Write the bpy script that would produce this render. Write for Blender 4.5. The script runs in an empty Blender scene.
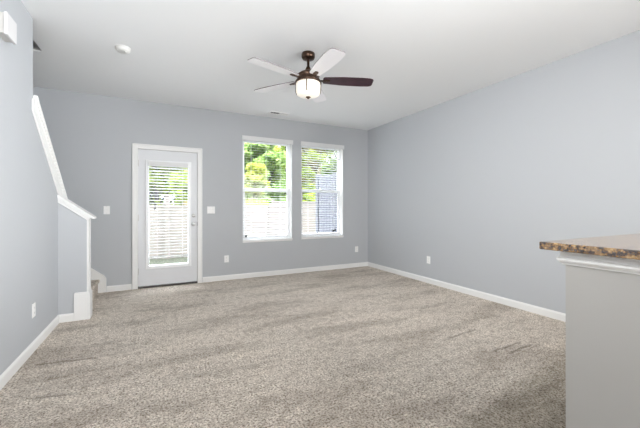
import bpy, bmesh, math, random
from mathutils import Vector, Matrix
S = bpy.context.scene
C = S.collection
PI = math.pi
# ---------------------------------------------------------------- measures (metres)
CAM_Z = 1.184
D = 5.317          # back wall
XR = 3.754         # right wall
XL = -0.936        # left wall
H = 2.74           # ceiling
YB = -4.2          # rear wall, behind the camera
XS = -2.02         # far side of the stairwell
Y0 = 4.122         # front of the stair knee wall
Y1 = 4.237         # back of the stair knee wall
WT = 0.115         # partition thickness
ROOF = 5.4
# ---------------------------------------------------------------- camera
cam = bpy.data.cameras.new('camera')
cam.sensor_fit = 'HORIZONTAL'
cam.sensor_width = 36.0
cam.lens = 36.0 * 318.148 / 640.0
cam.shift_y = -(214 - 207.4) / 640.0
cam.clip_start = 0.05
camo = bpy.data.objects.new('camera', cam)
camo.location = (0, 0, CAM_Z)
camo.rotation_euler = (PI / 2, 0, -0.46562)
C.objects.link(camo)
S.camera = camo
# ---------------------------------------------------------------- sky
W = bpy.data.worlds.new('sky')
S.world = W
W.use_nodes = True
nt = W.node_tree
nt.nodes.clear()
o_ = nt.nodes.new('ShaderNodeOutputWorld')
b_ = nt.nodes.new('ShaderNodeBackground')
n_ = nt.nodes.new('ShaderNodeTexNoise'); n_.inputs['Scale'].default_value = 2.2; n_.inputs['Detail'].default_value = 6
r_ = nt.nodes.new('ShaderNodeValToRGB')
r_.color_ramp.elements[0].position = .42; r_.color_ramp.elements[0].color = (.72, .86, 1, 1)
r_.color_ramp.elements[1].position = .62; r_.color_ramp.elements[1].color = (1, 1, 1, 1)
t_ = nt.nodes.new('ShaderNodeTexCoord')
nt.links.new(t_.outputs['Generated'], n_.inputs['Vector'])
nt.links.new(n_.outputs['Fac'], r_.inputs['Fac'])
nt.links.new(r_.outputs['Color'], b_.inputs['Color'])
sp_ = nt.nodes.new('ShaderNodeSeparateXYZ'); nt.links.new(t_.outputs['Generated'], sp_.inputs[0])
mr_ = nt.nodes.new('ShaderNodeMapRange'); mr_.interpolation_type = 'SMOOTHSTEP'      # overcast sky: brighter overhead
mr_.inputs['From Min'].default_value = .22; mr_.inputs['From Max'].default_value = .75
mr_.inputs['To Min'].default_value = 1.9; mr_.inputs['To Max'].default_value = 22.0
nt.links.new(sp_.outputs['Z'], mr_.inputs['Value']); nt.links.new(mr_.outputs[0], b_.inputs['Strength'])
nt.links.new(b_.outputs[0], o_.inputs[0])
# ---------------------------------------------------------------- sun
sun = bpy.data.lights.new('sun', 'SUN'); sun.energy = 3.0; sun.angle = .02; sun.color = (1, .95, .86)
so = bpy.data.objects.new('sun', sun); C.objects.link(so)
so.rotation_euler = Vector((0.55, -0.62, 0.95)).to_track_quat('Z', 'Y').to_euler()
so.location = (8, -8, 14)
# ---------------------------------------------------------------- added fill lights out of view
def area(name, loc, aim, sx, sy, e, col):
    l = bpy.data.lights.new(name, 'AREA'); l.shape = 'RECTANGLE'; l.size = sx; l.size_y = sy
    l.energy = e; l.color = col
    o = bpy.data.objects.new(name, l); C.objects.link(o); o.location = loc
    o.rotation_euler = (Vector(loc) - Vector(aim)).to_track_quat('Z', 'Y').to_euler()
    return o
area('rear_top_fill', (2.0, -2.2, H - .03), (2.0, -2.2, 0), 1.4, 1.4, 142, (1, .96, .91))  # added fill from above, behind the camera, not a real fitting
area('rear_left_fill', (-.85, -.6, 2.2), (3.75, 2.5, 1.75), 1.6, .9, 17, (.97, .985, 1)).data.spread = math.radians(95)  # added fill across to the right wall, no window there
area('rear_right_fill', (3.68, -1.2, 1.6), (-.93, 2.7, 1.6), 2.4, 1.8, 106, (.96, .98, 1)).data.spread = math.radians(90)  # broad added fill for the left wall, no window behind it
area('right_up_fill', (1.9, -.3, 1.3), (1.5, 2.0, H), 1.5, .8, 28, (.98, .99, 1))  # added fill thrown up at the ceiling, not a lamp of the room
area('right_cross_fill', (2.9, -.2, 1.9), (-.93, 3.2, 1.4), 1.4, 1.2, 13, (.96, .98, 1)).data.spread = math.radians(60)  # narrow added fill for the left wall by the stairs
area('rear_high_fill', (-.85, -.3, 2.45), (3.75, 3.5, 1.6), 1.2, .5, 25, (.97, .985, 1)).data.spread = math.radians(60)  # added high fill for the far part of the right wall
area('rear_up_fill', (-.3, -.9, .5), (-.3, 2.2, H), 1.0, .8, 9, (.98, .99, 1)).data.spread = math.radians(75)  # small added fill for the left part of the ceiling
S.view_settings.view_transform = 'Standard'
S.view_settings.look = 'None'
S.view_settings.gamma = 1
S.view_settings.use_curve_mapping = False
S.view_settings.exposure = 0.1
S.cycles.use_denoising = True
S.cycles.max_bounces = 10
S.cycles.diffuse_bounces = 6
S.cycles.transparent_max_bounces = 24
S.cycles.sample_clamp_indirect = 6

# ================================================================ materials
def mat(name, col, rough=.5, metal=0, spec=.5, emit=None, es=1):
    m = bpy.data.materials.new(name); m.use_nodes = True
    p = m.node_tree.nodes['Principled BSDF']
    p.inputs['Base Color'].default_value = (*col, 1)
    p.inputs['Roughness'].default_value = rough
    p.inputs['Metallic'].default_value = metal
    p.inputs['Specular IOR Level'].default_value = spec
    if emit:
        p.inputs['Emission Color'].default_value = (*emit, 1)
        p.inputs['Emission Strength'].default_value = es
    return m
def N(m, t, **kw):
    n = m.node_tree.nodes.new(t)
    for k, v in kw.items():
        n.inputs[k.replace('_', ' ')].default_value = v
    return n
def L(m, a, b): m.node_tree.links.new(a, b)
def coords(m, scale=(1, 1, 1)):
    t = N(m, 'ShaderNodeTexCoord'); mp = N(m, 'ShaderNodeMapping'); mp.inputs['Scale'].default_value = scale
    L(m, t.outputs['Object'], mp.inputs['Vector']); return mp.outputs[0]
def bump(m, fac, strength=.2, dist=.01):
    b = N(m, 'ShaderNodeBump', Strength=strength, Distance=dist)
    L(m, fac, b.inputs['Height']); L(m, b.outputs[0], m.node_tree.nodes['Principled BSDF'].inputs['Normal'])
def ramp(m, fac, stops):
    r = N(m, 'ShaderNodeValToRGB'); cr = r.color_ramp
    while len(cr.elements) < len(stops): cr.elements.new(.5)
    for e, (p, c) in zip(cr.elements, stops): e.position = p; e.color = (*c, 1)
    L(m, fac, r.inputs['Fac']); return r.outputs['Color']
def mix(m, fac, a, b, mode='MIX'):
    x = m.node_tree.nodes.new('ShaderNodeMix'); x.data_type = 'RGBA'; x.blend_type = mode
    for s, v in ((x.inputs[0], fac), (x.inputs[6], a), (x.inputs[7], b)):
        if hasattr(v, 'links'): L(m, v, s)
        elif isinstance(v, (int, float)): s.default_value = v
        else: s.default_value = (*v, 1)
    return x.outputs[2]
def noise(m, v, scale, detail=4, rough=.5):
    n = N(m, 'ShaderNodeTexNoise', Scale=scale, Detail=detail, Roughness=rough); L(m, v, n.inputs['Vector']); return n.outputs['Fac']
def paint(name, col, rough=.6):
    m = mat(name, col, rough, spec=.3); bump(m, noise(m, coords(m), 220, 3), .06, .002); return m
def BC(m): return m.node_tree.nodes['Principled BSDF'].inputs['Base Color']

M = {}
M['wall'] = paint('wall_paint', (.470, .487, .508))
M['bar_paint'] = paint('bar_paint', (.46, .45, .43))
M['ceiling'] = paint('ceiling_paint', (.86, .875, .885), .8)
M['trim'] = mat('trim_white', (.80, .80, .79), .35)
M['door'] = mat('door_white', (.70, .71, .73), .35)
M['vinyl'] = mat('vinyl_white', (.88, .89, .90), .35)
M['slat'] = mat('slat_white', (.74, .74, .74), .45)
M['plate'] = mat('plate_white', (.88, .88, .87), .3)
M['slot'] = mat('slot_dark', (.08, .08, .08), .6)
M['black'] = mat('black_plastic', (.015, .015, .018), .4)
M['nickel'] = mat('satin_nickel', (.62, .61, .60), .3, 1)
M['rubber'] = mat('threshold_bronze', (.05, .045, .04), .5)
M['detector'] = mat('detector_off_white', (.70, .70, .68), .5)
M['chime_side'] = mat('chime_base', (.55, .54, .52), .5)
M['chime_front'] = mat('chime_cover', (.66, .655, .66), .5)
M['vent_dark'] = mat('vent_duct', (.16, .16, .16), .7)
m = mat('glass', (1, 1, 1)); t = m.node_tree; t.nodes.clear()
o = t.nodes.new('ShaderNodeOutputMaterial'); mx = t.nodes.new('ShaderNodeMixShader'); tr = t.nodes.new('ShaderNodeBsdfTransparent')
gl = t.nodes.new('ShaderNodeBsdfGlossy'); gl.inputs['Roughness'].default_value = .02; tr.inputs[0].default_value = (.98, .98, .98, 1)
mx.inputs[0].default_value = .01
t.links.new(tr.outputs[0], mx.inputs[1]); t.links.new(gl.outputs[0], mx.inputs[2]); t.links.new(mx.outputs[0], o.inputs[0]); M['glass'] = m
# carpet: speckled cut pile with broad brushed tones, a darker zone by the bar and vacuum wheel creases
m = mat('carpet', (.4, .36, .32), .95, spec=.1); v = coords(m)
def math_(m, op, a, b=0.0, c=None):
    n = m.node_tree.nodes.new('ShaderNodeMath'); n.operation = op
    for k, q in enumerate((a, b) if c is None else (a, b, c)):
        if hasattr(q, 'links'): L(m, q, n.inputs[k])
        else: n.inputs[k].default_value = q
    return n.outputs[0]
def sstep(m, x, lo, hi):
    n = m.node_tree.nodes.new('ShaderNodeMapRange'); n.interpolation_type = 'SMOOTHSTEP'
    n.inputs['From Min'].default_value = lo; n.inputs['From Max'].default_value = hi
    L(m, x, n.inputs['Value']); return n.outputs[0]
fine = noise(m, v, 78, 5, .8)
c1 = ramp(m, fine, [(.39, (.17, .135, .10)), (.49, (.70, .615, .53)), (.61, (1.0, .95, .87))])
mid = noise(m, v, 17, 5, .7)
c2 = ramp(m, mid, [(.34, (.72, .69, .66)), (.52, (1.0, 1.0, 1.0)), (.66, (1.10, 1.10, 1.10))])
c3 = mix(m, 1.0, c1, c2, 'MULTIPLY')
mp_ = N(m, 'ShaderNodeMapping'); mp_.inputs['Rotation'].default_value = (0, 0, .5); mp_.inputs['Scale'].default_value = (.8, 2.4, 1)
L(m, v, mp_.inputs['Vector'])
big = noise(m, mp_.outputs[0], 1.3, 5, .6)
c4 = ramp(m, big, [(.38, (.78, .765, .75)), (.50, (1.0, 1.0, 1.0)), (.66, (1.08, 1.08, 1.08))])
c5 = mix(m, 1.0, c3, c4, 'MULTIPLY')
sx = N(m, 'ShaderNodeSeparateXYZ'); L(m, v, sx.inputs[0]); X, Y = sx.outputs['X'], sx.outputs['Y']
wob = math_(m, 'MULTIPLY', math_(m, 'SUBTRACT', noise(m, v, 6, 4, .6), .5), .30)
dark_zone = math_(m, 'SUBTRACT', math_(m, 'MULTIPLY_ADD', X, .168, .976), Y)      # darker zone near the bar, with a wobbly edge
dark_zone = sstep(m, math_(m, 'ADD', dark_zone, wob), -.06, .10)
c6 = mix(m, dark_zone, c5, mix(m, 1.0, c5, (.70, .69, .66), 'MULTIPLY'))
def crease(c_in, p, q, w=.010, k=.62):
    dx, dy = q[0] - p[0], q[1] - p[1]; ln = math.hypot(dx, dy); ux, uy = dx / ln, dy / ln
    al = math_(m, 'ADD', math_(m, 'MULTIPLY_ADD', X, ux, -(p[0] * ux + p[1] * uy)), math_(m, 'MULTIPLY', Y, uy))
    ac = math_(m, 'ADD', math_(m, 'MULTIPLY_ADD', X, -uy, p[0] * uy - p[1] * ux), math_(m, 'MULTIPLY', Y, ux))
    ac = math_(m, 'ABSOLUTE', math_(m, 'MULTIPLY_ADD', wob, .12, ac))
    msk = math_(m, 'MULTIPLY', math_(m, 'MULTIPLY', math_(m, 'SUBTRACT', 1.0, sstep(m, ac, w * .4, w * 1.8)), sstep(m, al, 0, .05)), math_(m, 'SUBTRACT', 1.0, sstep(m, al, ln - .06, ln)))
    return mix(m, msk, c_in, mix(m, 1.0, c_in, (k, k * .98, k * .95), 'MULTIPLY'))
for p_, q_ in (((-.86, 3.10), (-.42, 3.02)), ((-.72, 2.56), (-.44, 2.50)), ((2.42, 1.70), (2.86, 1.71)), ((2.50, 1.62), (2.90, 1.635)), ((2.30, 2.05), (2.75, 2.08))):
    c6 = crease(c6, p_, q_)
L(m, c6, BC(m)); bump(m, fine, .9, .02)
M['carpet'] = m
# stair carpet, same pile
M['stair_carpet'] = m
# granite
m = mat('granite', (.4, .25, .12), .14); v = coords(m)
m.node_tree.nodes['Principled BSDF'].inputs['IOR'].default_value = 1.9
m.node_tree.nodes['Principled BSDF'].inputs['Roughness'].default_value = .2
m.node_tree.nodes['Principled BSDF'].inputs['Coat Weight'].default_value = .5
m.node_tree.nodes['Principled BSDF'].inputs['Coat IOR'].default_value = 1.7
vo = N(m, 'ShaderNodeTexVoronoi', Scale=110); L(m, v, vo.inputs['Vector'])
g1 = ramp(m, noise(m, v, 52, 6, .75), [(.40, (.010, .006, .005)), (.47, (.08, .035, .014)), (.53, (.34, .19, .07)), (.66, (.58, .41, .20))])
g2 = ramp(m, vo.outputs['Color'], [(.2, (.15, .1, .07)), (.7, (1, 1, 1))])
L(m, mix(m, .55, g1, g2, 'MULTIPLY'), BC(m)); M['granite'] = m
# fan
m = mat('brushed_bronze', (.085, .052, .036), .28, .9)
bump(m, noise(m, coords(m, (1, 1, 12)), 60, 2), .05, .001); M['bronze'] = m
m = mat('mahogany', (.05, .012, .018), .3)
L(m, ramp(m, noise(m, coords(m, (2, 30, 2)), 6, 4), [(.3, (.020, .005, .010)), (.7, (.055, .012, .024))]), BC(m)); M['mahogany'] = m
M['blade_white'] = mat('blade_pale_face', (.90, .89, .92), .3)
M['blade_edge'] = mat('blade_edge', (.16, .13, .14), .4)
M['lamp_glass'] = mat('opal_glass', (.80, .78, .73), .3, emit=(1, .88, .70), es=.42)
# outside
M['concrete'] = mat('patio_concrete', (.22, .215, .20), .9)
m = mat('lawn', (.2, .25, .08), .95)
L(m, ramp(m, noise(m, coords(m), 9, 6, .7), [(.35, (.010, .012, .005)), (.65, (.026, .029, .013))]), BC(m)); M['lawn'] = m
M['fence'] = mat('fence_vinyl', (.168, .148, .128), .6)
M['divider'] = mat('divider_vinyl', (.128, .132, .156), .6)
def leafmat(name, stops, tr=.45):
    m = bpy.data.materials.new(name); m.use_nodes = True; t = m.node_tree; t.nodes.clear()
    o = t.nodes.new('ShaderNodeOutputMaterial'); mx = t.nodes.new('ShaderNodeMixShader'); mx.inputs[0].default_value = tr
    d = t.nodes.new('ShaderNodeBsdfDiffuse'); tl = t.nodes.new('ShaderNodeBsdfTranslucent')
    col = ramp(m, noise(m, coords(m), 1.6, 5, .8), stops)
    L(m, col, d.inputs[0]); L(m, col, tl.inputs[0]); L(m, d.outputs[0], mx.inputs[1]); L(m, tl.outputs[0], mx.inputs[2]); L(m, mx.outputs[0], o.inputs[0])
    return m
M['leaf_green'] = leafmat('leaf_green', [(.38, (.06, .11, .012)), (.5, (.27, .36, .045)), (.62, (.46, .50, .12))])
M['leaf_lime'] = leafmat('leaf_lime', [(.36, (.16, .22, .022)), (.5, (.30, .34, .05)), (.66, (.40, .40, .12))])
M['leaf_blue'] = leafmat('leaf_blue', [(.36, (.06, .12, .045)), (.5, (.20, .30, .08)), (.64, (.36, .44, .18))])
M['leaf_autumn'] = leafmat('leaf_autumn', [(.36, (.11, .065, .025)), (.5, (.22, .19, .06)), (.66, (.34, .31, .15))])
M['bark'] = mat('bark', (.035, .025, .018), .9)

# ================================================================ mesh helpers
class MB:
    def __init__(s): s.v = []; s.f = []; s.mi = []; s.sm = []
    def add(s, vs, fs, mi=0, sm=False):
        k = len(s.v); s.v += [tuple(p) for p in vs]
        for f in fs: s.f.append(tuple(i + k for i in f)); s.mi.append(mi); s.sm.append(sm)
        return s
    def box(s, a, b, mi=0):
        x0, y0, z0 = a; x1, y1, z1 = b
        return s.add([(x, y, z) for z in (z0, z1) for y in (y0, y1) for x in (x0, x1)],
                     [(0, 2, 3, 1), (4, 5, 7, 6), (0, 1, 5, 4), (2, 6, 7, 3), (0, 4, 6, 2), (1, 3, 7, 5)], mi)
    def prism(s, pts, axis, a, b, mi=0, sm=False):      # pts 2D, extruded along axis from a to b
        def P(p, t):
            if axis == 0: return (t, p[0], p[1])
            if axis == 1: return (p[0], t, p[1])
            return (p[0], p[1], t)
        n = len(pts)
        vs = [P(p, a) for p in pts] + [P(p, b) for p in pts]
        fs = [tuple(range(n)), tuple(range(2 * n - 1, n - 1, -1))]
        fs += [(i, i + n, (i + 1) % n + n, (i + 1) % n) for i in range(n)]
        k0 = len(s.sm); s.add(vs, fs, mi, sm)
        return s
    def lathe(s, prof, c=(0, 0, 0), n=32, mi=0, sm=True):   # prof [(r, z)]
        vs = []; fs = []; rings = []
        for r, z in prof:
            if r < 1e-6: rings.append([len(vs)]); vs.append((c[0], c[1], c[2] + z))
            else:
                rings.append(list(range(len(vs), len(vs) + n)))
                vs += [(c[0] + r * math.cos(2 * PI * i / n), c[1] + r * math.sin(2 * PI * i / n), c[2] + z) for i in range(n)]
        for A, B in zip(rings, rings[1:]):
            for i in range(n):
                j = (i + 1) % n
                if len(A) == 1 and len(B) == 1: break
                if len(A) == 1: fs.append((A[0], B[i], B[j]))
                elif len(B) == 1: fs.append((A[i], A[j], B[0]))
                else: fs.append((A[i], A[j], B[j], B[i]))
        return s.add(vs, fs, mi, sm)
    def tube(s, pts, r, n=10, mi=0):
        pts = [Vector(p) for p in pts]; vs = []; fs = []
        rr = r if isinstance(r, (list, tuple)) else [r] * len(pts)
        for i, p in enumerate(pts):
            d = (pts[min(i + 1, len(pts) - 1)] - pts[max(i - 1, 0)]).normalized()
            u = d.orthogonal().normalized() if i == 0 else (u - d * u.dot(d)).normalized()
            w = d.cross(u)
            vs += [p + (u * math.cos(2 * PI * k / n) + w * math.sin(2 * PI * k / n)) * rr[i] for k in range(n)]
        for i in range(len(pts) - 1):
            for k in range(n):
                j = (k + 1) % n; fs.append((i * n + k, i * n + j, (i + 1) * n + j, (i + 1) * n + k))
        fs += [tuple(range(n - 1, -1, -1)), tuple(range((len(pts) - 1) * n, len(pts) * n))]
        return s.add(vs, fs, mi, True)
    def move(s, mtx): s.v = [tuple(mtx @ Vector(p)) for p in s.v]; return s
    def build(s, name, m, parent=None, bevel=0, fix=True):
        me = bpy.data.meshes.new(name); me.from_pydata(s.v, [], s.f)
        for k in (m if isinstance(m, list) else [m]): me.materials.append(M[k])
        for p, a, b in zip(me.polygons, s.mi, s.sm): p.material_index = a; p.use_smooth = b
        if fix:
            bm = bmesh.new(); bm.from_mesh(me); bmesh.ops.recalc_face_normals(bm, faces=bm.faces); bm.to_mesh(me); bm.free()
        ob = bpy.data.objects.new(name, me); C.objects.link(ob)
        if bevel:
            bv = ob.modifiers.new('bevel', 'BEVEL'); bv.width = bevel; bv.segments = 2; bv.limit_method = 'ANGLE'; bv.angle_limit = .7
        if parent:
            ob.parent = parent; ob.location = -Vector(parent.location) if not parent.parent else (0, 0, 0)
        return ob
def tag(o, label=None, cat=None, group=None, kind=None):
    for k, v in (('label', label), ('category', cat), ('group', group), ('kind', kind)):
        if v: o[k] = v
    return o
def thing(name, loc, label, cat, group=None, kind=None):
    o = bpy.data.objects.new(name, None); o.empty_display_size = .1; C.objects.link(o); o.location = loc
    return tag(o, label, cat, group, kind)
def struct(o, label=None): return tag(o, label, None, None, 'structure')
def wall_grid(mb, axis, a, b, us, zs, holes):
    """wall slab between a and b along axis with rectangular holes [(u0,u1,z0,z1)]"""
    us = sorted(set(us + [h[0] for h in holes] + [h[1] for h in holes])); zs = sorted(set(zs + [h[2] for h in holes] + [h[3] for h in holes]))
    bm_pts = {}
    for i in range(len(us) - 1):
        run = None
        for j in range(len(zs) - 1):
            uc, zc = (us[i] + us[i + 1]) / 2, (zs[j] + zs[j + 1]) / 2
            solid = not any(h[0] < uc < h[1] and h[2] < zc < h[3] for h in holes)
            if solid:
                if run is None: run = zs[j]
                end = zs[j + 1]
            if (not solid or j == len(zs) - 2) and run is not None:
                if axis == 1: mb.box((us[i], a, run), (us[i + 1], b, end))
                elif axis == 0: mb.box((a, us[i], run), (b, us[i + 1], end))
                else: mb.box((us[i], run, a), (us[i + 1], end, b))
                run = None
    return mb

# ================================================================ room shell
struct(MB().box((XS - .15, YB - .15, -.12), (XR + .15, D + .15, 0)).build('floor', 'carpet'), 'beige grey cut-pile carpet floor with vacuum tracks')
DX0, DX1, DZ = -.297, .530, 2.045          # door opening
W1 = (1.228, 2.112, .625, 2.36); W2 = (2.292, 3.174, .635, 2.36)
struct(wall_grid(MB(), 1, D, D + .15, [XS - .15, XR + .15], [0, ROOF], [(DX0, DX1, 0, DZ), W1, W2]).build('wall_back', 'wall'), 'grey painted back wall with the glazed door and two windows')
struct(MB().box((XR, YB, 0), (XR + .15, D, ROOF)).build('wall_right', 'wall'), 'plain light grey painted right wall')
struct(MB().box((XS - .15, YB - .15, 0), (XR + .15, YB, ROOF)).build('wall_rear', 'wall'))
struct(MB().box((XS - .15, YB, 0), (XS, D, ROOF)).build('wall_stairwell', 'wall'))
ZT, ZB = 2.082, 1.365      # sloping top of the left wall
YT = 3.403
struct(MB().prism([(YB, 0), (Y1, 0), (Y1, ZB), (YT, ZT), (YT, H), (YB, H)], 0, XL - WT, XL).build('wall_left', 'wall'), 'light grey left wall stepping down beside the stairs')
XE = -.695                 # end of the knee wall
def kz(x): return 1.085 - .76 * (x + .634) - .03
struct(MB().prism([(XL, 0), (XE, 0), (XE, kz(XE)), (XL, kz(XL))], 1, Y0, Y1).build('wall_knee', 'wall'), 'short grey knee wall at the foot of the stairs')
struct(wall_grid(MB(), 2, H, H + .26, [XS - .0, XR], [YB, D], [(XS, XL - WT, 1.0, 4.084)]).build('ceiling', 'ceiling'), 'white ceiling')
struct(MB().box((XS - .25, YB - .25, ROOF), (XR + .25, D + .25, ROOF + .2)).build('roof', 'ceiling'))
# stairwell lining on the upper floor
sh = MB().box((XS, 4.084, H + .26), (XL - WT, 4.2, ROOF)).box((XL - WT, .88, H + .26), (XL, 4.2, ROOF)).box((XS, .88, H + .26), (XL - WT, 1.0, ROOF))
struct(sh.build('wall_upstairs', 'wall'))

# ---- baseboards (profile: 83 mm tall, eased top)
def base_prof(h=.083, t=.013): return [(0, 0), (t, 0), (t, h * .78), (t * .6, h * .93), (t * .35, h), (0, h)]
def baseboard(name, p0, p1, nrm, label=None):
    # p0,p1 on the wall face; nrm points into the room
    p0, p1, nrm = Vector(p0), Vector(p1), Vector(nrm)
    pr = base_prof(); n = len(pr)
    vs = [p + nrm * a + Vector((0, 0, b)) for p in (p0, p1) for a, b in pr]
    fs = [tuple(range(n)), tuple(range(2 * n - 1, n - 1, -1))] + [(i, i + n, (i + 1) % n + n, (i + 1) % n) for i in range(n)]
    return struct(MB().add(vs, fs).build(name, 'trim'), label)
baseboard('baseboard_back', (.60, D, 0), (XR, D, 0), (0, -1, 0), 'white baseboard under the windows')
baseboard('baseboard_door_side', (-.668, D, 0), (-.368, D, 0), (0, -1, 0), 'short white baseboard between stairs and door')
baseboard('baseboard_right', (XR, YB, 0), (XR, D, 0), (-1, 0, 0), 'white baseboard along the right wall')
baseboard('baseboard_left', (XL, YB, 0), (XL, Y0, 0), (1, 0, 0), 'white baseboard along the left wall')
baseboard('baseboard_knee', (XL, Y0, 0), (-.80, Y0, 0), (0, -1, 0), 'short white baseboard on the stair knee wall')

# ---- stair trims
sk = MB().prism([(-.672, 0), (-.672, .195), (-.70, .238), (-1.06, .52), (-1.06, 0)], 1, D - .016, D - .001)
sk.prism([(-.672, .083), (-.672, .195), (-.70, .238), (-1.06, .52), (-1.06, .498), (-.709, .222), (-.686, .188), (-.686, .083)], 1, D - .024, D - .016)
struct(sk.build('trim_1', 'trim'), 'white skirt board stepping up the back wall at the stairs')
# newel-like base block wrapping the knee wall end
nb = MB().box((-.803, Y0 - .016, 0), (XE, Y0, .275)).box((XE, Y0 - .016, 0), (XE + .03, Y1 + .016, .275))
nb.prism([(-.803, .275), (XE + .03, .275), (XE + .02, .292), (-.797, .292)], 1, Y0 - .014, Y0)
nb.box((XE, Y0 - .012, .275), (XE + .022, Y1 + .012, .292))
struct(nb.build('trim_2', 'trim', bevel=.002), 'white square base block at the end of the knee wall')
ec = MB().box((XE, Y0 - .002, .292), (XE + .018, Y1 + .002, kz(XE) + .0))
struct(ec.build('trim_3', 'trim', bevel=.002), 'white vertical end board on the knee wall')
# knee-wall cap, sloping down to the right
def slope_x(x0, x1, lo, hi): return [(x0, kz(x0) + lo), (x1, kz(x1) + lo), (x1, kz(x1) + hi), (x0, kz(x0) + hi)]
kc = MB()
kc.prism([(XL - .05, kz(XL - .05)), (-.64, kz(-.64)), (-.628, kz(-.64) + .006), (-.634, kz(-.634) + .030), (XL - .05, kz(XL - .05) + .030)], 1, Y0 - .030, Y1 + .030)
kc.prism([(XL, kz(XL) - .05), (XE + .02, kz(XE + .02) - .05), (XE + .02, kz(XE + .02)), (XL, kz(XL))], 1, Y0 - .014, Y0)
kc.prism([(XL, kz(XL) - .022), (XE + .03, kz(XE + .03) - .022), (XE + .03, kz(XE + .03)), (XL, kz(XL))], 1, Y0 - .023, Y0 - .013)
struct(kc.build('trim_4', 'trim', bevel=.004), 'white sloping cap on the stair knee wall')
def lz(y): return ZB + (ZT - ZB) * (Y1 - y) / (Y1 - YT)
lc = MB()
YL = 4.40
lc.prism([(YL, lz(YL)), (YL, lz(YL) + .03), (YT + .004, lz(YT) + .03), (YT + .004, lz(YT))], 0, XL - WT - .03, XL + .03)
lc.prism([(Y0 - .03, lz(Y0 - .03) - .16), (YL, lz(YL) - .05), (YL, lz(YL)), (YT - .02, lz(YT)), (YT - .035, lz(YT) - .02), (YT - .035, lz(YT - .035) - .14)], 0, XL, XL + .014)
lc.prism([(YL, lz(YL) - .03), (YL, lz(YL)), (YT, lz(YT)), (YT, lz(YT) - .03)], 0, XL + .013, XL + .022)
struct(lc.build('trim_5', 'trim', bevel=.004), 'white steep cap and apron on the left wall beside the stairs')

# ---- the stairs
st = thing('staircase', (-.76, 4.78, 0), 'carpeted staircase behind the knee wall, only its first step showing', 'stairs')
R_, T_ = .19, .245
def step(prof, axis, a, b): return MB().prism(prof, axis, a, b).build('step', 'stair_carpet', st, bevel=.012)
def tread_x(x, z0, z1, xe): return [(x, z0), (x, z1 - .05), (x + .022, z1 - .03), (x + .025, z1 - .01), (x + .012, z1), (xe, z1), (xe, z0)]
step(tread_x(-.765, 0, R_, XS + .004), 1, Y1 + .001, D - .026)
step(tread_x(-.765 - T_, R_, 2 * R_, XS + .004), 1, Y1 + .001, D - .026)
y = Y1
for k in range(3, 15):
    z1 = k * R_
    pr_ = [(y, max(0, z1 - 2.2 * R_) if k > 4 else 0), (y, z1 - .05), (y + .022, z1 - .03), (y + .025, z1 - .01), (y + .012, z1), (y - T_, z1), (y - T_, max(0, z1 - 1.4 * R_) if k > 4 else 0)]
    step(pr_, 0, XS + .004, XL - WT - .002)
    y -= T_

# ================================================================ door
d = thing('door_1', (DX0, D, 0), 'white glazed exterior door in the back wall', None, kind='structure')
cs = MB()
def casing(mb, x0, x1, z1, w=.063, t=.016):
    for a, b, c_, e in ((x0 - w, x0 + .008, 0, z1 + w), (x1 - .008, x1 + w, 0, z1 + w)):
        mb.box((a, D - t, c_), (b, D, e))
    mb.box((x0 + .008, D - t, z1 - .008), (x1 - .008, D, z1 + w))
    mb.box((x0 - w, D - t - .005, 0), (x0 - w + .016, D - t, z1 + w)).box((x1 + w - .016, D - t - .005, 0), (x1 + w, D - t, z1 + w)).box((x0 - w + .016, D - t - .005, z1 + w - .016), (x1 + w - .016, D - t, z1 + w))
casing(cs, DX0, DX1, DZ); cs.build('door_casing', 'trim', d, bevel=.003)
jm = MB().box((DX0, D, 0), (DX0 + .006, D + .15, DZ)).box((DX1 - .006, D, 0), (DX1, D + .15, DZ)).box((DX0, D, DZ - .006), (DX1, D + .15, DZ))
jm.box((DX0 + .006, D + .055, 0), (DX0 + .02, D + .07, DZ)).box((DX1 - .02, D + .055, 0), (DX1 - .006, D + .07, DZ)); jm.build('door_jamb', 'trim', d)
MB().box((DX0, D - .005, 0), (DX1, D + .15, .024)).build('threshold', 'rubber', d)
GX0, GX1, GZ0, GZ1 = -.168, .408, .30, 1.862
SY0, SY1 = D + .008, D + .052
sl = wall_grid(MB(), 1, SY0, SY1, [DX0 + .010, DX1 - .010], [.034, DZ - .010], [(GX0, GX1, GZ0, GZ1)])
slab = sl.build('door_slab', 'door', d)
lf = MB()
for a, b, c_, e in ((GX0 - .022, GX0 + .022, GZ0 - .025, GZ1 + .022), (GX1 - .022, GX1 + .022, GZ0 - .025, GZ1 + .022)):
    lf.box((a, SY0 - .014, c_), (b, SY1 + .012, e))
lf.box((GX0 + .022, SY0 - .014, GZ1 - .022), (GX1 - .022, SY1 + .012, GZ1 + .022)).box((GX0 + .022, SY0 - .014, GZ0 - .025), (GX1 - .022, SY1 + .012, GZ0 + .022))
lf.build('glazing_frame', 'vinyl', d, bevel=.004)
MB().box((GX0 + .02, SY0 + .024, GZ0 + .02), (GX1 - .02, SY0 + .028, GZ1 - .02)).build('pane', 'glass', d)
def yrot(mb, p): return mb.move(Matrix.Translation(p) @ Matrix.Rotation(PI / 2, 4, 'X'))   # local z -> -y
db = yrot(MB().lathe([(0, .022), (.020, .022), (.026, .016), (.030, .004), (.030, 0), (0, 0)]), (.465, SY0, 1.058)).build('deadbolt', 'nickel', d)
yrot(MB().box((-.016, -.005, .02), (.016, .005, .034)), (.465, SY0, 1.058)).build('thumb_turn', 'nickel', db)
kn = yrot(MB().lathe([(0, .062), (.018, .061), (.027, .050), (.028, .042), (.020, .032), (.011, .026), (.011, .010), (.030, .006), (.031, 0), (0, 0)]), (.465, SY0, .925)).build('door_knob', 'nickel', d)
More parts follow.
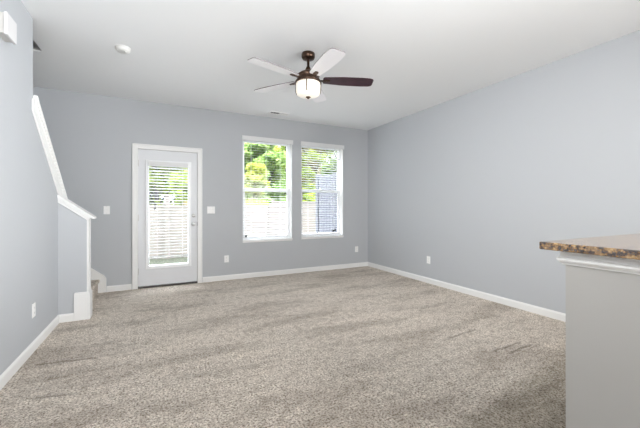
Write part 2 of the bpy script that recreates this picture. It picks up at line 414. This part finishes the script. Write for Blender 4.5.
for z in (.25, 1.03, 1.83):
    hb = MB().tube([(DX0 + .004, D - .003, z - .05), (DX0 + .004, D - .003, z + .05)], .0065, 8)
    hb.box((DX0 + .004, D + .001, z - .045), (DX0 + .020, D + .0085, z + .045)).build('hinge', 'nickel', d)
MB().box((DX1 - .012, D + .0, .895), (DX1 - .005, D + .03, .955)).build('strike_plate', 'rubber', d)

# ---- blinds
def blind(name, x0, x1, zt, zb, y, tilt, label, group, valance=.075, over=0, cords=(.18, .5, .82), slatw=.048, pitch=.0435, vy=None, tassel=None, droop=0):
    t = thing(name, ((x0 + x1) / 2, y, zt), label, 'blind', group)
    vy = vy or y - .03
    ye = y + .01 if vy > D - .001 or y < D else D - .001
    xa, xb = (x0 - over, x1 + over) if ye > D or y < D else (x0 - .024, x1 + .062)
    MB().box((xa, vy, zt - valance), (xb, vy + .008, zt)).box((xa, vy + .008, zt - valance), (xa + .008, ye, zt)).box((xb - .008, vy + .008, zt - valance), (xb, ye, zt)).build('valance', 'slat', t, bevel=.002)
    MB().box((x0, y - .02, zt - .065), (x1, y + .022, zt - .030)).build('headrail', 'slat', t)
    s = MB(); z = zt - .065 - pitch * .6; ca, sa = math.cos(tilt), math.sin(tilt)
    while z > zb + .03:
        # positive tilt: room-side edge lower
        pts = []
        for q in (-1, -.33, .33, 1):
            yy = q * slatw / 2; cr = .0006 * (1 - q * q)
            pts.append((y + yy * ca, z + yy * sa + cr))
        n = 4
        vs = [(x, p[0], p[1] + dz) for x in (x0 + .004, x1 - .004) for dz in (0, .0011) for p in pts]
        fs = []
        for a in range(3):
            fs += [(a, a + 1, 8 + a + 1, 8 + a), (4 + a, 12 + a, 13 + a, 5 + a), (a, 4 + a, 5 + a, a + 1), (8 + a, 9 + a, 13 + a, 12 + a)]
        fs += [(0, 8, 12, 4), (3, 7, 15, 11)]
        s.add(vs, fs); z -= pitch
    s.build('slats', 'slat', t)
    br = MB().box((x0 + .003, y - .022, zb), (x1 - .003, y + .022, zb + .018))
    if droop: br.v = [(a, b, c_ - droop * (1 - (a - x0) / (x1 - x0))) for a, b, c_ in br.v]
    br.build('bottom_rail', 'slat', t, bevel=.003)
    for q in cords:
        x = x0 + (x1 - x0) * q
        MB().box((x - .0014, y - .0255, zb), (x + .0014, y - .0245, zt - .03)).box((x - .0014, y + .0245, zb), (x + .0014, y + .0255, zt - .03)).build('ladder_cord', 'slat', t)
    if tassel:
        for tx, tz, r in tassel:
            pc = MB().tube([(tx, y - .031, zt - .04), (tx, y - .031, tz + .02)], .0012, 6).build('pull_cord', 'slat', t)
            MB().lathe([(0, .02), (r * .5, .018), (r, -.012), (r * .9, -.02), (0, -.022)], (tx, y - .034, tz), 12).build('tassel', 'black', pc)
    return t
BY = D + .062
# ---- windows
def window(name, op, blabel, tilt, hung, label, tassel):
    x0, x1, z0, z1 = op
    w = thing(name, (x0, D, z0), label, None, kind='structure')
    MB().box((x0, D + .001, z0), (x0 + .006, D + .15, z1)).box((x1 - .006, D + .001, z0), (x1, D + .15, z1)).box((x0, D + .001, z1 - .006), (x1, D + .15, z1)).build('window_return', 'trim', w)
    MB().box((x0 - .004, D - .022, z0 - .014), (x1 + .004, D + .095, z0 + .008)).box((x0, D - .008, z0 - .032), (x1, D + .001, z0 - .014)).build('window_sill', 'trim', w, bevel=.003)
    f = MB(); fw = .028; ya, yb = D + .095, D + .148
    f.box((x0 + .006, ya, z0 + .008), (x0 + fw, yb, z1 - .006)).box((x1 - fw, ya, z0 + .008), (x1 - .006, yb, z1 - .006)).box((x0 + fw, ya, z1 - fw), (x1 - fw, yb, z1 - .006)).box((x0 + fw, ya, z0 + .008), (x1 - fw, yb, z0 + .03))
    f.build('window_frame', 'vinyl', w)
    zm = (z0 + z1) / 2 - .005
    for nm, a, b, y0, y1, q in (('lower_sash', z0 + .03, zm + .03, D + .100, D + .122, .036), ('upper_sash', zm - .03, z1 - fw, D + .124, D + .146, .03)):
        g = MB(); xa, xb = x0 + fw, x1 - fw
        g.box((xa, y0, a), (xa + q, y1, b)).box((xb - q, y0, a), (xb, y1, b)).box((xa + q, y0, b - .034), (xb - q, y1, b)).box((xa + q, y0, a), (xb - q, y1, a + .034))
        so_ = g.build(nm, 'vinyl', w, bevel=.002)
        MB().box((xa + q - .004, (y0 + y1) / 2 - .002, a + .03), (xb - q + .004, (y0 + y1) / 2 + .002, b - .03)).build('pane', 'glass', so_)
    xm = (x0 + x1) / 2
    MB().box((xm - .03, D + .088, zm + .03), (xm + .03, D + .118, zm + .040)).lathe([(0, .012), (.012, .012), (.014, 0)], (xm, D + .10, zm + .04), 12).build('sash_lock', 'vinyl', w)
    return w
window('window_1', W1, '', 0, 0, 'left of the two white single-hung windows', None)
window('window_2', W2, '', 0, 0, 'right of the two white single-hung windows, nearer the corner', None)
R = math.radians
blind('window_blind', W1[0] + .012, W1[1] - .05, W1[3] + .022, W1[2] + .045, BY, R(8), 'white slatted blind, slats edge-on, on the left window showing clear trees above the fence', 'blinds', valance=.075, over=.0, vy=D - .026, tassel=[(W1[0] + .065, .705, .021)])
blind('window_blind', W2[0] + .012, W2[1] - .05, W2[3] + .022, W2[2] + .035, BY, R(-11), 'white slatted blind on the right window beside the room corner, slats showing as stripes', 'blinds', valance=.075, over=.0, vy=D - .026, tassel=[(W2[0] + .10, 1.35, .008), (W2[1] - .205, .735, .022), (W2[1] - .165, .75, .020)])
dbl = blind('door_blind', GX0 + .024, GX1 - .024, GZ1 - .005, .425, D - .032, R(-22), 'narrow white slatted blind hung on the glazed door', 'blinds', valance=.03, slatw=.046, pitch=.0435, vy=D - .060, cords=(.2, .5, .85), tassel=[(GX0 + .10, 1.175, .012)])

# ================================================================ plates on the walls
def plate(name, pos, nrm, w, label, cat, group, kind):
    """pos on the wall face; nrm one of (0,-1,0), (1,0,0), (-1,0,0)"""
    t = thing(name, pos, label, cat, group)
    n = Vector(nrm); zr = math.atan2(n.x, -n.y)
    Rm = Matrix.Translation(pos) @ Matrix.Rotation(zr, 4, 'Z')       # local -y is out of the wall
    b = lambda mb, nm, mt, par, bv=0: mb.move(Rm).build(nm, mt, par, bevel=bv)
    h = .057
    cp = b(MB().box((-w / 2, -.006, -h), (w / 2, 0, h)), 'cover_plate', 'plate', t, .0025)
    if kind == 'outlet':
        for z in (-.02, .02):
            r = b(MB().prism([(-.017, z - .010), (-.012, z - .0145), (.012, z - .0145), (.017, z - .010), (.017, z + .010), (.012, z + .0145), (-.012, z + .0145), (-.017, z + .010)], 1, -.008, -.005), 'socket', 'plate', t)
            b(MB().box((-.0075, -.0085, z - .002), (-.0055, -.0078, z + .007)).box((.0055, -.0085, z - .001), (.0075, -.0078, z + .006)).box((-.002, -.0085, z - .010), (.002, -.0078, z - .006)), 'socket_slots', 'slot', r)
    else:
        xs = (-.023, .023) if w > .1 else (0,)
        for x in xs:
            b(MB().prism([(-.006, -.032), (-.006, .032), (-.0095, .030), (-.0065, 0), (-.0075, -.030)], 0, x - .0165, x + .0165), 'rocker', 'plate', t)
    for z in ((-.0445, .0445) if kind != 'outlet' else (0,)):
        for x in ((-.023, .023) if w > .1 else (0,)):
            b(MB().box((x - .0028, -.0068, z - .0028), (x + .0028, -.0055, z + .0028)), 'screw', 'nickel', cp)
    return t
OG = 'wall outlets near the baseboards'
plate('wall_outlet', (.966, D, .345), (0, -1, 0), .072, 'white double outlet on the back wall between the door and the left window', 'outlet', OG, 'outlet')
plate('wall_outlet', (3.483, D, .355), (0, -1, 0), .072, 'white double outlet on the back wall in the corner right of the windows', 'outlet', OG, 'outlet')
plate('wall_outlet', (XR, 3.684, .362), (-1, 0, 0), .072, 'white double outlet low on the plain right wall', 'outlet', OG, 'outlet')
plate('wall_outlet', (XL, 3.41, .335), (1, 0, 0), .072, 'white double outlet low on the left wall, nearest the camera', 'outlet', OG, 'outlet')
plate('light_switch', (.725, D, 1.142), (0, -1, 0), .118, 'white two-rocker switch plate right of the door', 'switch', 'light switches beside the door', 'switch')
plate('light_switch', (-.668, D, 1.145), (0, -1, 0), .074, 'white single-rocker switch plate left of the door by the stairs', 'switch', 'light switches beside the door', 'switch')

# ---- chime box high on the left wall
ch = thing('door_chime', (XL, 2.79, 2.365), 'white door chime box high on the left wall, cut by the photo edge', 'door chime')
MB().box((XL, 2.722, 2.300), (XL + .045, 2.865, 2.430)).build('chime_base', 'chime_side', ch)
MB().box((XL + .045, 2.715, 2.293), (XL + .062, 2.872, 2.437)).build('chime_cover', 'chime_front', ch, bevel=.004)

# ---- smoke detector
sd = thing('smoke_detector', (-.324, 3.639, H), 'round white smoke detector on the ceiling left of the fan', 'smoke detector')
MB().lathe([(0, 0), (.068, 0), (.068, -.010), (.062, -.012)], (-.324, 3.639, H), 32).build('mounting_plate', 'detector', sd)
MB().lathe([(.060, -.010), (.062, -.024), (.052, -.036), (.030, -.041), (0, -.042)], (-.324, 3.639, H), 32).build('detector_cover', 'detector', sd)
MB().lathe([(0, -.0415), (.011, -.0415), (.010, -.0455), (0, -.046)], (-.324 + .02, 3.639 - .02, H + .002), 16).build('test_button', 'detector', sd)

# ---- ceiling register
cv = thing('ceiling_vent', (1.755, 5.0, H), 'white slotted air register on the ceiling above the left window', 'air vent')
vf = MB()
vx0, vx1, vy0, vy1 = 1.585, 1.925, 4.93, 5.07
vf.box((vx0, vy0, H - .008), (vx1, vy0 + .022, H)).box((vx0, vy1 - .022, H - .008), (vx1, vy1, H)).box((vx0, vy0 + .022, H - .008), (vx0 + .022, vy1 - .022, H)).box((vx1 - .022, vy0 + .022, H - .008), (vx1, vy1 - .022, H))
vf.build('vent_frame', 'plate', cv)
MB().box((vx0 + .022, vy0 + .022, H - .0012), (vx1 - .022, vy1 - .022, H - .0004)).build('duct_opening', 'vent_dark', cv)
vs_ = MB(); xm = (vx0 + vx1) / 2
for i in range(14):
    x = vx0 + .030 + i * (vx1 - vx0 - .06) / 13; sgn = -1 if x < xm else 1
    vs_.prism([(x - .006 * sgn, H - .002), (x - .0045 * sgn, H - .002), (x + .0065 * sgn, H - .010), (x + .005 * sgn, H - .010)], 1, vy0 + .022, vy1 - .022)
vs_.build('vent_louvres', 'plate', cv)

# ================================================================ ceiling fan
FX, FY = 1.338, 2.928
fan = thing('ceiling_fan', (FX, FY, H), 'five-blade bronze ceiling fan with a lit lantern glass', 'ceiling fan')
c0 = (FX, FY, 0)
MB().lathe([(0, H), (.064, H), (.068, H - .010), (.067, H - .040), (.058, H - .056), (.030, H - .062), (.016, H - .064), (0, H - .064)], c0, 32).build('canopy', 'bronze', fan)
MB().lathe([(0, H - .055), (.0125, H - .055), (.0125, H - .07), (.0125, H - .135), (.020, H - .138), (.022, H - .150), (.030, H - .160), (.032, H - .185), (0, H - .185)], c0, 24).build('down_rod', 'bronze', fan)
MB().lathe([(0, 2.566), (.034, 2.564), (.048, 2.552), (.085, 2.540), (.108, 2.524), (.116, 2.508), (.112, 2.500), (.114, 2.470), (.126, 2.462), (.128, 2.456), (.118, 2.454), (0, 2.454)], c0, 40).build('motor_housing', 'bronze', fan)
MB().lathe([(0, 2.456), (.124, 2.456), (.134, 2.450), (.136, 2.440), (.130, 2.436), (0, 2.436)], c0, 40).build('light_fitter', 'bronze', fan)
lamp = MB().lathe([(0, 2.437), (.120, 2.437), (.123, 2.42), (.120, 2.345), (.112, 2.325), (.085, 2.309), (.045, 2.301), (0, 2.299)], c0, 40).build('lamp_shade', 'lamp_glass', fan)
MB().lathe([(0, 2.306), (.024, 2.304), (.027, 2.296), (.014, 2.289), (.008, 2.281), (0, 2.278)], c0, 20).build('finial', 'bronze', fan)
for k in range(4):
    a = R(59 + 90 * k)
    rr = [(.131, 2.445), (.132, 2.42), (.129, 2.350), (.121, 2.325)]
    mb = MB()
    pts = []
    for r, z in rr: pts.append((r, z))
    for r, z in reversed(rr): pts.append((r - .005, z))
    mb.prism(pts, 1, -.006, .006)
    mb.move(Matrix.Translation((FX, FY, 0)) @ Matrix.Rotation(a, 4, 'Z')).build('lantern_strap', 'bronze', fan)
ZBL = 2.474
for k in range(5):
    ang = R(-20 + 72 * k)
    Tm = Matrix.Translation((FX, FY, ZBL)) @ Matrix.Rotation(ang, 4, 'Z') @ Matrix.Rotation(R(-8), 4, 'X')
    # outline of the blade, tapering slightly to the root
    ro, ri = .665, .150
    out = [(ri, -.040), (ri + .012, -.056), (ri + .20, -.076), (ro - .12, -.080), (ro - .035, -.074), (ro - .010, -.064), (ro, -.045), (ro + .004, .045), (ro - .006, .062), (ro - .03, .073), (ro - .12, .080), (ri + .20, .076), (ri + .012, .056), (ri, .040)]
    pl = MB(); n = len(out)
    vs = [(x, y_, z) for z in (-.0035, .0035) for x, y_ in out]
    fs = [tuple(range(n - 1, -1, -1)), tuple(range(n, 2 * n))] + [(i, (i + 1) % n, (i + 1) % n + n, i + n) for i in range(n)]
    pl.add(vs, fs, 2); pl.mi[0] = 0; pl.mi[1] = 1
    und = 'mahogany' if k == 0 else 'blade_white'
    me_ = pl.move(Tm).build('blade', [und, 'mahogany', 'mahogany' if k == 0 else 'blade_edge'], fan)
    if k == 0: me_['label'] = 'dark mahogany blade pointing right'
    else: me_['label'] = 'blade with pale underside'
    ir = MB().prism([(.10, -.018), (.15, -.012), (.17, -.022), (.215, -.018), (.225, -.008), (.225, .008), (.215, .018), (.17, .022), (.15, .012), (.10, .018)], 2, -.010, -.0036)
    ir.lathe([(.006, -.010), (.006, -.013), (0, -.0135)], (.185, -.012, 0), 8).lathe([(.006, -.010), (.006, -.013), (0, -.0135)], (.185, .012, 0), 8).lathe([(.006, -.010), (.006, -.013), (0, -.0135)], (.213, 0, 0), 8)
    ir.move(Tm).build('blade_arm', 'bronze', me_)

# ================================================================ breakfast bar
BX, BYE = 1.391, .668
bar = thing('breakfast_bar', (BX + .5, -.4, 0), 'warm grey painted breakfast bar base at the right edge', 'bar')
MB().box((BX, -1.9, 0), (2.45, BYE, 1.0195)).build('bar_base', 'bar_paint', bar)
def ring(mb, prof):       # prof: (offset outward, z), mitred round the two visible faces
    o = [prof[i] for i in range(len(prof))]
    path = [((BX, -1.9), (-1, 0)), ((BX, BYE), (-1, 1)), ((2.45, BYE), (0, 1))]
    n = len(o); vs = []
    for (px, py), (nx, ny) in path: vs += [(px + nx * a, py + ny * a, z) for a, z in o]
    fs = [tuple(range(n)), tuple(range(3 * n - 1, 2 * n - 1, -1))]
    for s_ in range(2):
        fs += [(s_ * n + i, s_ * n + n + i, s_ * n + n + (i + 1) % n, s_ * n + (i + 1) % n) for i in range(n)]
    return mb.add(vs, fs)
ring(MB(), [(0, .966), (.008, .966), (.010, .971), (.017, .977), (.021, .983), (.021, .990), (.013, .995), (.012, 1.0195), (0, 1.0195)]).build('crown_moulding', 'trim', bar)
top = MB().box((BX - .061, -1.97, 1.020), (2.55, BYE + .063, 1.050)).build('granite_countertop', 'granite', bevel=.004)
tag(top, 'brown and gold speckled granite slab on top of the breakfast bar', 'countertop')

# ================================================================ outside
struct(MB().box((-40, 5.47, -.75), (60, 70, -.53)).build('ground', 'lawn'), 'green lawn behind the house')
struct(MB().box((XS, D + .151, -.53), (XR + .05, 7.6, -.12)).build('patio', 'concrete'), 'concrete patio outside the door')
FYF = 12.0
def fence(name, x0, x1, y, zt, label, m='fence', posts=2.4):
    f = thing(name, (x0, y, -.53), label, 'fence')
    n = max(1, round((x1 - x0) / posts)); w = (x1 - x0) / n
    for i in range(n):
        p = MB(); a = x0 + i * w + .05; b = x0 + (i + 1) * w - .05
        z = -.48; k = 0
        while z < zt - .06:
            p.box((a, y - .012, z), (b, y + .012, min(z + .146, zt))); p.box((a, y - .008, min(z + .146, zt)), (b, y + .008, min(z + .15, zt))); z += .15
        p.box((a, y - .025, zt - .05), (b, y + .025, zt))
        p.build('fence_panel', m, f)
    for i in range(n + 1):
        x = x0 + i * w
        MB().box((x - .06, y - .06, -.53), (x + .06, y + .06, zt + .05)).prism([(x - .059, y - .07), (x + .059, y - .07), (x + .059, y + .07), (x - .059, y + .07)], 2, zt + .05, zt + .075).build('fence_post', m, f)
    return f
fence('privacy_fence', -7.0, .14, FYF, 1.27, 'pale vinyl privacy fence across the yard, seen through the door')
fence('privacy_fence', .275, 3.85, FYF, 1.27, 'pale vinyl privacy fence across the yard, seen through the left window')
fence('privacy_fence', 3.97, 13.5, FYF, 1.42, 'taller pale vinyl fence stretch seen through the right window')
gp = MB().box((.15, FYF - .20, -.53), (.27, FYF - .085, 1.56)).prism([(.14, FYF - .21), (.28, FYF - .21), (.28, FYF - .075), (.14, FYF - .075)], 2, 1.56, 1.60).build('gate_post', 'fence')
tag(gp, 'taller pale fence post seen through the door glass', 'post')
dv = thing('patio_divider', (3.66, 5.6, -.12), 'lavender grey patio divider panel beyond the right window', 'fence')
MB().box((3.64, 5.50, -.12), (3.68, 7.3, 1.98)).build('divider_panel', 'divider', dv)
dl = MB()
for i in range(12): dl.box((3.632, 5.52 + i * .15, -.10), (3.64, 5.63 + i * .15, 1.94))
dl.build('divider_boards', 'divider', dv)
MB().box((3.60, 7.3, -.53), (3.72, 7.42, 2.05)).build('divider_post', 'divider', dv)

random.seed(5)
def leaves(mb, c, r, n, size, flat=1.0):
    for _ in range(n):
        while True:
            p = Vector((random.uniform(-1, 1), random.uniform(-1, 1), random.uniform(-1, 1)))
            if .25 < p.length < 1: break
        p = Vector((p.x * r, p.y * r, p.z * r * flat)) + Vector(c)
        a = Vector((random.gauss(0, 1), random.gauss(0, 1), random.gauss(0, 1))).normalized()
        b = a.orthogonal().normalized(); s_ = size * random.uniform(.6, 1.3)
        mb.add([p - a * s_, p + b * s_ * .5, p + a * s_, p - b * s_ * .5], [(0, 1, 2, 3)])
def tree(x, y, h, r, m, label, n=60, per=110, size=.11, low=.25, group='trees behind the fence', name='leafy_tree'):
    t = thing(name, (x, y, -.53), label, 'tree' if 'tree' in name else 'bush', group)
    tk = MB(); g = -.53
    tk.tube([(x, y, g), (x + .05, y, g + h * .3), (x - .03, y + .04, g + h * .6), (x, y, g + h * .9)], [h * .022, h * .018, h * .011, h * .003], 8)
    cr = MB()
    for i in range(n):
        th = random.uniform(0, 2 * PI); zz = random.uniform(low, 1); rr = r * math.sqrt(random.random()) * math.sin(PI * min(.97, (.12 + zz * .83))) ** .6
        c = (x + rr * math.cos(th), y + rr * math.sin(th), g + h * zz)
        if i % 3 == 0:
            zs = g + h * max(.2, zz - .25); tk.tube([(x, y, zs), ((x + c[0]) / 2, (y + c[1]) / 2, (zs + c[2]) / 2 + .1), c], [h * .008, h * .005, h * .002], 5)
        leaves(cr, c, r * .27, per, size, .8)
    tk.build('trunk', 'bark', t)
    cr.build('foliage', m, t, fix=False)
    return t
TR = [
 (-6.6, 22.0, 7.5, 2.2, 'leaf_green', 'green tree left of the door, hardly seen through the glass edge'),
 (-.2, 20.0, 6.6, 1.95, 'leaf_green', 'green tree filling the left half of the door glass'),
 (2.9, 26.0, 8.5, 2.4, 'leaf_green', 'green tree filling the right half of the door glass'),
 (5.6, 18.2, 6.2, 1.7, 'leaf_blue', 'blue-green tree at the left of the left window, under the sky gap'),
 (9.0, 23.7, 9.6, 2.25, 'leaf_green', 'tall bright green tree in the middle of the left window'),
 (14.7, 30.4, 11.5, 2.8, 'leaf_autumn', 'sparse olive tree at the right side of the left window'),
 (11.2, 18.5, 7.6, 1.65, 'leaf_blue', 'blue-green tree left of centre in the right window'),
 (17.4, 22.5, 10.0, 2.75, 'leaf_green', 'tall green tree above the divider in the right window'),
]
TR += [
 (-6.0, 41.0, 10.0, 4.6, 'leaf_green', 'far tree behind the others at the left edge of the door glass'),
 (6.2, 41.0, 12.0, 4.6, 'leaf_blue', 'far tree closing the gap between the door trees'),
 (18.2, 41.5, 12.5, 4.6, 'leaf_green', 'far tree closing the gap beside the middle tree of the left window'),
 (30.2, 41.0, 14.5, 4.6, 'leaf_blue', 'far tree behind the others in the right window'),
]
for x, y, h, r, m, lb in TR: tree(x, y, h, r, m, lb, n=85, per=130, size=.16 if y < 35 else .27, low=.12)
BU = [
 (3.75, 13.9, 3.5, .9, 'leaf_lime', 'rounded lime bush low at the left of the left window'),
 (6.7, 13.7, 2.6, .85, 'leaf_green', 'green bush right of the lime bush, just above the fence'),
 (9.3, 13.8, 3.0, 1.02, 'leaf_lime', 'yellow-green bush low left in the right window'),
 (-1.2, 13.6, 2.3, 1.0, 'leaf_autumn', 'brownish bush low left above the fence in the door glass'),
 (1.4, 13.6, 2.3, 1.0, 'leaf_autumn', 'brownish bush low right above the fence in the door glass'),
]
for x, y, h, r, m, lb in BU: tree(x, y, h, r, m, lb, n=46, per=120, size=.085, low=.1, group='bushes behind the fence', name='round_bush')
